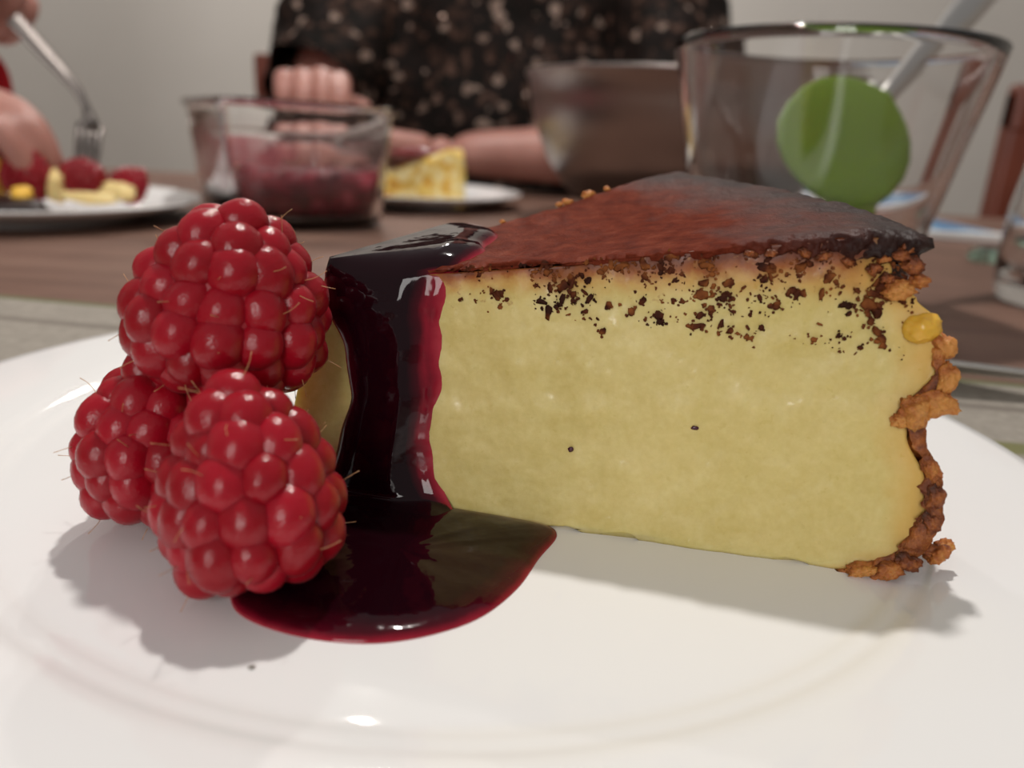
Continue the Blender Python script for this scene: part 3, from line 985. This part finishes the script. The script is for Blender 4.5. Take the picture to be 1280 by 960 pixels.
# ---------------------------------------------------------------- clear glass bowl with green utensils
GB = (0.122, 0.340)
gp = [(0.3, 0.35), (3.6, 0.3), (4.2, 0.05), (4.55, 0.15), (4.7, 0.6), (5.2, 2.9), (6.2, 7.4), (6.95, 10.9), (7.05, 11.25), (6.95, 11.4), (6.75, 11.35), (6.6, 10.9), (5.85, 7.4), (4.9, 2.9), (4.4, 1.6), (3.7, 1.2), (0.3, 1.15)]
v, f = lathe([(r * CM * 0.894, z * CM * 0.93) for r, z in gp], 96, GB[0], GB[1], 0)
tag(link('glass_bowl', fix(mesh('glass_bowl', v, f)), M_GLASS), 'clear flared glass bowl behind the cake slice holding green utensils', 'bowl')


def utensil(name, centre, axis, face, half_w, half_l, mat_head, label, handle_len, cat, bend=0.0):
    c_ = Vector(centre); a = Vector(axis).normalized(); n_ = Vector(face); n_ = (n_ - a * n_.dot(a)).normalized(); s_ = a.cross(n_)
    root = empty(name, c_, label, cat)
    rings = []
    for u, k, dep in [(-1.0, 0.06, 0.0), (-0.97, 0.25, .1), (-0.9, 0.47, .3), (-0.75, 0.72, .6), (-0.5, 0.92, .85), (-0.2, 1.0, 1), (0.15, 1.0, 1), (0.45, 0.91, .9), (0.7, 0.74, .7), (0.86, 0.54, .4), (0.95, 0.33, .2), (1.0, 0.12, 0.0)]:
        rg = []
        for j in range(24):
            th_ = 2 * pi * j / 24
            x = cos(th_) * half_w * k
            back = sin(th_)
            y = (0.0018 * back if back > 0 else 0.0065 * dep * back)
            cup = 0.0
            rg.append(c_ + a * u * half_l + s_ * x + n_ * (y - cup))
        rings.append(rg)
    v_, f_ = loft(rings)
    link('head', fix(mesh('head', v_, f_)), mat_head, root)
    p0 = c_ + a * half_l * 0.7 - n_ * 0.004
    hp = [p0 + a * handle_len * k / 6 for k in range(7)]
    v_, f_ = tube(hp, [(.0042, .003)] * 2 + [(.0055, .003)] * 2 + [(.0075, .0035)] * 3, 12, 1.0, tuple(n_))
    link('handle', fix(mesh('handle', v_, f_)), M_STEEL, root)
    return root


t = NT('green_silicone').set(Base_Color=(0.088, 0.145, 0.006), Roughness=0.45, Specular_IOR_Level=0.3, Subsurface_Weight=0.3, Subsurface_Scale=0.006)
t.b.inputs['Subsurface Radius'].default_value = (0.5, 1.0, 0.2)
M_GREEN = t.m
M_OLIVE = plain('olive_silicone', (0.17, 0.26, 0.02), 0.4)
utensil('serving_spoon', (0.1285, 0.325, 0.0700), (0.0468, 0.046, 0.0392), (-0.25, -1, 0.10), 0.0275, 0.0355, M_GREEN, 'big egg-shaped green spoon head with steel handle leaning in the glass bowl', 0.14, 'spoon')
utensil('silicone_spatula', (0.143, 0.345, 0.044), (0.15, 0.25, 0.80), (-0.3, -1, 0.2), 0.011, 0.020, M_OLIVE, 'olive green spatula lying lower in the glass bowl behind the spoon', 0.04, 'spatula')

# ---------------------------------------------------------------- printed packet, drinking glass, fork at the right
t = NT('printed_packet').set(Roughness=0.9, Specular_IOR_Level=0.05)
sp2 = t.n('ShaderNodeSeparateXYZ'); t.l(t.coord(), sp2.inputs[0])
c = t.ramp(t.noise(55, 2, 0.4), [(0.42, (0.62, 0.66, 0.68)), (0.5, (0.16, 0.33, 0.48)), (0.58, (0.05, 0.14, 0.27))])


def rng(sock, a, b, soft=0.002):
    up = t.n('ShaderNodeMapRange'); t.l(sock, up.inputs[0]); up.inputs[1].default_value = a - soft; up.inputs[2].default_value = a + soft
    dn = t.n('ShaderNodeMapRange'); t.l(sock, dn.inputs[0]); dn.inputs[1].default_value = b - soft; dn.inputs[2].default_value = b + soft
    return t.math('SUBTRACT', up.outputs[0], dn.outputs[0])


inside = t.math('MULTIPLY', rng(sp2.outputs['X'], -0.062, 0.046), t.math('MULTIPLY', rng(sp2.outputs['Y'], -0.076, 0.155), rng(sp2.outputs['Z'], 0.0068, 0.1, 0.0003)))
band = rng(sp2.outputs['Y'], -0.066, 0.02, 0.006)
c = t.mix(band, c, t.mix(rng(sp2.outputs['X'], -0.008, 0.002), (0.06, 0.16, 0.30), (0.45, 0.55, 0.62)))
t.color(t.mix(inside, (0.72, 0.71, 0.69), c))
pk = link('paper_packet', mesh('paper_packet', *box(-0.075, 0.05, -0.08, 0.165, 0, 0.0075)), t.m, smooth=False)
pk.location = (0.3555, 0.735, 0.0)
bevelled(pk, 0.0015, 3)
tag(pk, 'flat white packet with a blue print lying behind the glass bowl', 'packet')

gp2 = [(0.2, 0.5), (2.0, 0.4), (2.6, 0.05), (3.0, 0.2), (3.2, 0.8), (3.35, 2.0), (3.3, 4.5), (3.0, 7.0), (2.85, 9.5), (2.8, 9.7), (2.65, 9.6), (2.75, 7.0), (3.05, 4.5), (3.1, 2.2), (2.8, 1.1), (0.2, 0.9)]
v, f = lathe([(r * CM, z * CM) for r, z in gp2], 64, 0.2625, 0.365, 0)
tag(link('drinking_glass', fix(mesh('drinking_glass', v, f)), M_GLASS), 'clear drinking glass cut by the right edge of the photo', 'glass')
v, f = lathe([(0.001, 0), (0.010, 0), (0.013, 0.003), (0.012, 0.007), (0.007, 0.010), (0.001, 0.0105)], 32, 0.316, 0.525, 0)
tag(link('glass_bead', fix(mesh('glass_bead', v, f)), m_glass('pale_green_glass', (0.55, 0.85, 0.72))), 'small pale green glass bead on the table before the packet', 'bead')


def fork(name, pts, n_up, width, label, M=None, tine_len=0.045, flip=False, shape=None):
    """pts: handle end ... neck ... root of the tines; tines continue along the last direction"""
    root = empty(name, pts[0], label, 'fork')
    k = len(pts)
    wd = [interp(i / (k - 1), shape or [(0, 0.75), (0.1, 1.0), (0.45, 0.62), (0.72, 0.36), (0.85, 0.6), (1, 1.15)]) * width for i in range(k)]
    v_, f_ = tube(pts, [(w_, 0.0016) for w_ in wd], 12, 1.0, n_up)
    link('handle', fix(mesh('handle', v_, f_)), M or M_STEEL, root)
    P = [Vector(p) for p in pts]
    d_ = (P[-1] - P[-2]).normalized(); up = Vector(n_up); s_ = d_.cross(up).normalized(); up = s_.cross(d_)
    for q in (-1.5, -0.5, 0.5, 1.5):
        b_ = P[-1] - d_ * 0.003 + s_ * q * width * 0.58
        pp = [b_ + d_ * tine_len * u + up * (-0.10 if not flip else 0.10) * tine_len * u * u for u in (0, .25, .5, .75, 1)]
        v_, f_ = tube(pp, [(0.0018, 0.0012)] * 3 + [(0.0014, 0.001), (0.0006, 0.0005)], 8, 1.0, tuple(up))
        link('tine', fix(mesh('tine', v_, f_)), M or M_STEEL, root)
    return root


M_FORK = m_steel('satin_steel', (0.62, 0.60, 0.57), 0.25)
pts = [Vector((0.090, 0.2285, 0.0065)).lerp(Vector((0.255, 0.173, 0.0075)), i / 9) + Vector((0, 0, 0.0015 * sin(pi * i / 9))) for i in range(10)]
fork('fork', pts, (0.15, 0.3, 1), 0.0105, 'steel fork lying on the placemat to the right of the front plate', M_FORK,
     shape=[(0, 0.75), (0.12, 1.0), (0.22, 0.95), (0.34, 0.42), (0.7, 0.32), (0.85, 0.6), (1, 1.15)])
M_FORKD = m_steel('dull_steel', (0.17, 0.15, 0.14), 0.35)
pts = [(-0.335, 0.497, 0.150), (-0.318, 0.498, 0.125), (-0.300, 0.499, 0.1035), (-0.285, 0.499, 0.087), (-0.276, 0.498, 0.077), (-0.271, 0.497, 0.068), (-0.268, 0.495, 0.060), (-0.2665, 0.490, 0.054)]
fork('fork', pts, (0.8, -0.9, 0.55), 0.0062, 'blurred steel fork held upright by a hand over the far left plate', M_FORKD, 0.031)

# ---------------------------------------------------------------- chairs


def chair(x, y, label):
    root = empty('dining_chair', (x, y, FLOOR_Z), label, 'chair', 'red brown wooden dining chairs')
    def part(nm, b, bev=0.006):
        bx = (x + b[0], x + b[1], y + b[2], y + b[3], b[4], b[5])
        return bevelled(link(nm, mesh(nm, *box(*bx)), M_WOOD, root, False), bev, 2)
    part('seat', (-0.21, 0.21, -0.42, 0.02, -0.32, -0.285), 0.01)
    for sx in (-1, 1):
        cx = sx * 0.195
        part('leg', (cx - .02, cx + .02, -0.41, -0.37, FLOOR_Z, -0.32))
        part('leg', (cx - .02, cx + .02, -0.02, 0.02, FLOOR_Z, -0.285))
        part('back_post', (cx - .027, cx + .027, -0.016, 0.016, -0.285, 0.158))
    part('top_rail', (-0.222, 0.222, -0.018, 0.014, 0.103, 0.165))
    part('lower_rail', (-0.175, 0.175, -0.012, 0.012, -0.17, -0.13))
    for k in range(3):
        part('slat', (-0.10 + k * 0.1 - .015, -0.10 + k * 0.1 + .015, -0.008, 0.008, -0.13, 0.103))
    return root


chair(-0.215, 1.32, 'red brown wooden chair behind the seated person in the sequinned blouse')
chair(0.872, 1.115, 'empty red brown wooden chair at the right behind the glass bowl')

# ---------------------------------------------------------------- people


def skin_mesh(chains, voxel=0.0035):
    verts, edges, rad, roots, idx = [], [], [], [], {}
    for ch in chains:
        prev = None
        for i, (x, y, z, r) in enumerate(ch):
            key = (round(x, 5), round(y, 5), round(z, 5))
            if key in idx: k = idx[key]
            else:
                k = len(verts); idx[key] = k; verts.append((x, y, z)); rad.append(r)
                if prev is None: roots.append(k)
            if prev is not None: edges.append((prev, k))
            prev = k
    me = bpy.data.meshes.new('body'); me.from_pydata(verts, edges, [])
    o = bpy.data.objects.new('tmp', me); COL.objects.link(o)
    o.modifiers.new('skin', 'SKIN')
    sv = me.skin_vertices[0].data
    for i, r in enumerate(rad):
        sv[i].radius = (r, r) if isinstance(r, (int, float)) else r
        sv[i].use_root = i in roots
    s = o.modifiers.new('sub', 'SUBSURF'); s.levels = 2; s.render_levels = 2
    if voxel:
        rm = o.modifiers.new('re', 'REMESH'); rm.mode = 'VOXEL'; rm.voxel_size = voxel
        sm = o.modifiers.new('sm', 'SMOOTH'); sm.factor = 0.5; sm.iterations = 3
    dg = bpy.context.evaluated_depsgraph_get()
    res = bpy.data.meshes.new_from_object(o.evaluated_get(dg))
    bpy.data.objects.remove(o)
    return res


def hand(wrist, fwd, palm, curl=(30, 40, 25), thumb_side=1, s=1.0):
    """chains of palm, four fingers and thumb; palm = direction the palm faces"""
    w_ = Vector(wrist); d_ = Vector(fwd).normalized(); n_ = Vector(palm); n_ = (n_ - d_ * n_.dot(d_)).normalized(); l_ = d_.cross(n_) * thumb_side
    ch = [[(*(w_ - d_ * 0.01), 0.021 * s), (*(w_ + d_ * 0.022 * s), 0.021 * s)]]
    for q, off, ln in ((0, .027, .082), (1, .009, .092), (2, -.009, .086), (3, -.026, .068)):
        p = w_ + d_ * 0.015 * s + l_ * off * 0.5 * s
        c_ = [(*p, 0.0135 * s)]
        p = w_ + d_ * (0.088 - abs(off - .009) * .35) * s + l_ * off * s
        c_.insert(1, (*((Vector(c_[0][:3]) + p) / 2), 0.0135 * s)); c_.append((*p, 0.0115 * s))
        a = 0.0
        for frac, cu, r in ((.45, curl[0], .0098), (.31, curl[1], .0088), (.24, curl[2], .0072)):
            a += radians(cu + q * 3)
            p = p + (d_ * cos(a) + n_ * sin(a)) * ln * frac * s
            c_.append((*p, r * s))
        ch.append(c_)
    p = w_ + d_ * 0.018 * s + l_ * 0.012 * s
    c_ = [(*p, 0.015 * s)]
    for vec, r in (((.030, .026, .012), .0135), ((.030, .012, .014), .0105), ((.026, -.002, .012), .0080)):
        p = p + (d_ * vec[0] + l_ * vec[1] + n_ * vec[2]) * s
        c_.append((*p, r * s))
    ch.append(c_)
    return ch


def person_body(hip, shoulders, elbows, wrists, hands, head, knees, feet, turn=0.0):
    hx, hy, hz = hip
    def fr(dx, dy): return head[0] + dx * cos(turn) - dy * sin(turn), head[1] + dx * sin(turn) + dy * cos(turn)
    def ff(dx, dy): return dx * cos(turn) - dy * sin(turn), dx * sin(turn) + dy * cos(turn)
    kv = Vector(shoulders[1]) - Vector(shoulders[0]); kv.normalize(); cosd, sind = kv.x, kv.y     # the hips lie along the shoulder line
    spine = [(hx, hy, hz, (.15, .12)), (hx, hy - .01, hz + .17, (.125, .095)), (hx + (head[0] - hx) * .3, hy - .02 + (head[1] - hy) * .3, hz + .36, (.145, .10))]
    nb = (head[0], head[1] + .02, head[2] - .16, .055)
    top = (spine[2][0] + (nb[0] - spine[2][0]) * .6, spine[2][1] + (nb[1] - spine[2][1]) * .6, (spine[2][2] + nb[2]) / 2 + .01, (.085, .065))
    ch = [spine + [top, nb, (head[0], head[1] + .01, head[2] - .09, .06), (head[0], head[1], head[2], (.078, .092)), (head[0], head[1], head[2] + .07, (.07, .08))]]
    for sh, el, wr in zip(shoulders, elbows, wrists):
        mid = (Vector(sh) + Vector(el)) / 2; fm = (Vector(el) * .65 + Vector(wr) * .35)
        ch.append([(top[0] + (sh[0] - top[0]) * .12, top[1] + (sh[1] - top[1]) * .12, top[2] - .005, .052), (*sh, .052), (*mid, .046), (*el, .040), (*fm, .038), (*wr, .0235)])
    for s_, kn, ft in zip((-1, 1), knees, feet):
        ch.append([(hx + s_ * .075 * abs(cosd), hy + s_ * .075 * sind, hz + .01, .08), ((hx + s_ * .10 * abs(cosd)) * .7 + kn[0] * .3, (hy + s_ * .10 * sind) * .7 + kn[1] * .3, hz - .01, .082), (*kn, .058), ((kn[0] + ft[0]) / 2, (kn[1] + ft[1]) / 2 + .01, (kn[2] + ft[2]) / 2 + .05, .052), (ft[0], ft[1], ft[2] + .08, .038), (ft[0] + ff(0, -.13)[0], ft[1] + ff(0, -.13)[1], ft[2] + .03, .03)])
    ch += hands
    # nose and ears
    ch.append([(*fr(0, -.080), head[2] + .015, .012), (*fr(0, -.100), head[2] - .02, .013)])
    for s_ in (-1, 1):
        ch.append([(*fr(s_ * .074, .01), head[2] + .015, .011), (*fr(s_ * .080, .015), head[2] - .025, .010)])
    return skin_mesh(ch, 0.0032)


def head_parts(root, head, hair_m, turn=0.0):
    hx, hy, hz = head
    TM = Matrix.Translation(head) @ Matrix.Rotation(turn, 4, 'Z') @ Matrix.Translation((-hx, -hy, -hz))
    bm = bmesh.new(); bmesh.ops.create_uvsphere(bm, u_segments=32, v_segments=20, radius=1)
    for w in list(bm.verts):
        k = 1 + 0.04 * noise.noise(w.co * 6)
        w.co = Vector((w.co.x * .092, w.co.y * .108 + .012, w.co.z * .118 + .015)) * k
    kill = [w for w in bm.verts if w.co.y < -.045 and w.co.z < .07]
    bmesh.ops.delete(bm, geom=kill, context='VERTS')
    me_ = bpy.data.meshes.new('hair'); bm.to_mesh(me_); bm.free()
    me_.transform(Matrix.Translation((hx, hy, hz + .02)))
    me_.transform(TM)
    link('hair', me_, hair_m, root)
    for s_ in (-1, 1):
        v_, f_ = lathe([(.001, -.011), (.007, -.008), (.011, 0), (.007, .008), (.001, .011)], 16, hx + s_ * .031, hy - .077, hz + .02)
        link('eye', mesh('eye', [TM @ Vector(q) for q in v_], f_), plain('eye_white', (.6, .58, .55), .2), root)
    v_, f_ = tube([(hx - .024, hy - .078, hz - .05), (hx, hy - .088, hz - .052), (hx + .024, hy - .078, hz - .05)], [.003, .008, .003], 10)
    link('mouth', mesh('mouth', [TM @ Vector(q) for q in v_], f_), plain('lips', (.35, .10, .09), .4), root)


def garment(sections, sleeves, n=72, bumpy=0.0, seed=1):
    v_, f_ = [], []
    rings = []
    for cx, cy, cz, rx, ry in sections:
        rings.append([(cx + rx * cos(2 * pi * j / n), cy + ry * sin(2 * pi * j / n), cz) for j in range(n)])
    def dense(rs, k=5):
        o_ = []
        for a, b_ in zip(rs, rs[1:]):
            for q in range(k):
                t_ = q / k
                o_.append([tuple(Vector(p).lerp(Vector(w), t_)) for p, w in zip(a, b_)])
        return o_ + [rs[-1]]
    def rough(rs):
        out_ = []
        for r in rs:
            c_ = sum((Vector(p) for p in r), Vector()) / len(r)
            out_.append([tuple(Vector(p) + (Vector(p) - c_).normalized() * bumpy * (noise.noise(Vector(p) * 18 + Vector((seed, 0, 0))) + .7 * noise.noise(Vector(p) * 45))) for p in r])
        return out_
    loft(rough(dense(rings)), True, False, False, v_, f_)
    for pth, rad in sleeves:
        P = [Vector(p) for p in pth]; rings = []
        for i, p in enumerate(P):
            d_ = (P[min(i + 1, len(P) - 1)] - P[max(i - 1, 0)]).normalized()
            s_ = d_.cross(Vector((0, 1, 0.2))).normalized(); w_ = s_.cross(d_)
            rings.append([tuple(p + s_ * rad[i] * cos(2 * pi * j / 40) + w_ * rad[i] * sin(2 * pi * j / 40)) for j in range(40)])
        loft(rough(dense(rings, 7)), True, False, False, v_, f_)
    return mesh('garment', v_, f_)


M_SKIN = m_skin('warm_skin', (0.42, 0.20, 0.16), (0.33, 0.145, 0.115))
M_HAIRDARK = plain('dark_hair', (0.02, 0.012, 0.01), 0.45)
# the person across the table
p1 = empty('person', (-0.05, 1.08, FLOOR_Z), 'person in a dark sequinned blouse resting both forearms on the far table edge', 'person')
hands1 = hand((-0.232, 0.868, 0.077), (0.30, -1, 0.42), (0.1, -0.45, -1), (42, 64, 40), 1) + hand((-0.085, 0.868, 0.041), (-1, -0.05, 0.02), (0, -0.5, -1), (38, 60, 40), -1)
me = person_body((-0.05, 1.12, -0.155), [(-0.215, 1.10, 0.30), (0.115, 1.10, 0.30)], [(-0.268, 0.985, 0.036), (0.170, 0.925, 0.050)], [(-0.232, 0.868, 0.077), (-0.085, 0.868, 0.041)], hands1, (-0.05, 1.06, 0.56),
                 [(-0.15, 0.74, -0.215), (0.05, 0.74, -0.215)], [(-0.15, 0.78, FLOOR_Z), (0.05, 0.78, FLOOR_Z)])
link('body', me, M_SKIN, p1)
head_parts(p1, (-0.05, 1.06, 0.56), M_HAIRDARK)
t = NT('dark_sequin_fabric').set(Roughness=0.7, Specular_IOR_Level=0.12)
vo = t.n('ShaderNodeTexVoronoi'); vo.inputs['Scale'].default_value = 110; t.l(t.coord(), vo.inputs['Vector'])
cc_ = t.n('ShaderNodeSeparateColor'); t.l(vo.outputs['Color'], cc_.inputs[0])
t.color(t.ramp(cc_.outputs[0], [(0.0, (0.004, 0.003, 0.002)), (0.68, (0.010, 0.006, 0.005)), (0.84, (0.035, 0.018, 0.012)), (0.94, (0.08, 0.045, 0.033)), (0.985, (0.22, 0.16, 0.13))]))
M_BLOUSE = t.m
bl = garment([(-0.05, 1.12, -0.27, .205, .150), (-0.05, 1.12, -0.10, .20, .135), (-0.05, 1.115, 0.03, .225, .135), (-0.055, 1.11, 0.12, .238, .135), (-0.05, 1.11, 0.22, .23, .13), (-0.05, 1.11, 0.31, .19, .11), (-0.05, 1.10, 0.37, .08, .075)],
             [([(-0.15, 1.10, 0.33), (-0.205, 1.08, 0.27), (-0.230, 1.05, 0.17), (-0.247, 1.01, 0.12), (-0.257, 0.985, 0.095)], [.07, .085, .085, .08, .07]),
              ([(0.07, 1.10, 0.33), (0.130, 1.08, 0.27), (0.158, 1.03, 0.19), (0.172, 0.98, 0.11), (0.176, 0.945, 0.078)], [.07, .085, .085, .072, .055])], bumpy=0.011)
blo = link('blouse', bl, M_BLOUSE, p1)
# loose sequins over the blouse
random.seed(11)
vv, ff = [], []
polys = [p for p in bl.polygons]
for _ in range(2600):
    p = random.choice(polys)
    if p.center.z < -0.05 or p.center.z > 0.36: continue
    c_ = p.center + p.normal * 0.003
    if (p.normal.y > 0.5): continue
    q = Vector((random.gauss(0, .5), random.gauss(0, .5), random.gauss(0, .5))) + p.normal
    q.normalize(); a = q.cross(Vector((.3, .2, 1))).normalized(); b_ = q.cross(a); r = random.uniform(.0014, .0028); k = len(vv)
    vv += [c_ + (a * cos(u) + b_ * sin(u)) * r for u in (0, 1.05, 2.09, 3.14, 4.19, 5.24)]
    ff.append(tuple(range(k, k + 6)))
sq = link('sequins', mesh('sequins', vv, ff), m_steel('dark_sequin', (0.16, 0.11, 0.09), 0.3), p1, False)
tag(sq, 'small dark shiny sequins', kind='stuff')

# the person eating at the left, mostly outside the photo
p2 = empty('person', (-0.80, 0.62, FLOOR_Z), 'person in a red top at far left, one hand holding a fork upright', 'person')
hands2 = hand((-0.396, 0.472, 0.060), (1, -0.03, 0.06), (0.0, 0.25, -1), (12, 58, 30), -1, 0.86) + hand((-0.405, 0.535, 0.122), (1, -0.25, 0.42), (0.25, -0.6, -0.8), (45, 70, 45), -1, 0.92)
me = person_body((-0.92, 0.62, -0.24), [(-0.80, 0.45, 0.27), (-0.80, 0.80, 0.27)], [(-0.62, 0.42, 0.05), (-0.63, 0.72, 0.06)], [(-0.396, 0.472, 0.060), (-0.405, 0.535, 0.122)], hands2, (-0.84, 0.62, 0.55),
                 [(-0.52, 0.52, -0.22), (-0.52, 0.72, -0.22)], [(-0.56, 0.52, FLOOR_Z), (-0.56, 0.72, FLOOR_Z)], radians(75))
link('body', me, M_SKIN, p2)
head_parts(p2, (-0.84, 0.62, 0.55), M_HAIRDARK, radians(75))
M_RED = plain('red_knit', (0.42, 0.008, 0.014), 0.7)
link('red_top', garment([(-0.92, 0.62, -0.30, .17, .21), (-0.91, 0.62, -0.05, .15, .20), (-0.87, 0.62, 0.15, .15, .22), (-0.83, 0.62, 0.28, .11, .19), (-0.83, 0.62, 0.36, .07, .08)],
                        [([(-0.82, 0.47, 0.30), (-0.74, 0.43, 0.18), (-0.63, 0.42, 0.062), (-0.52, 0.44, 0.062), (-0.43, 0.462, 0.060)], [.065, .062, .052, .045, .036]),
                         ([(-0.82, 0.77, 0.30), (-0.74, 0.76, 0.18), (-0.62, 0.70, 0.068), (-0.50, 0.60, 0.075), (-0.366, 0.535, 0.076)], [.065, .062, .055, .048, .028])], bumpy=0.003), M_RED, p2)

# tiny crumb on the plate
o = link('crumb', rock(0.00026, 5, 1.6, 1, 0.5, 2), plain('grey_crumb', (0.25, 0.22, 0.19), 0.7))
o.location = (-0.0281, 0.0735, 0.0052)
tag(o, 'tiny grey crumb on the bare front of the white plate', 'crumb')
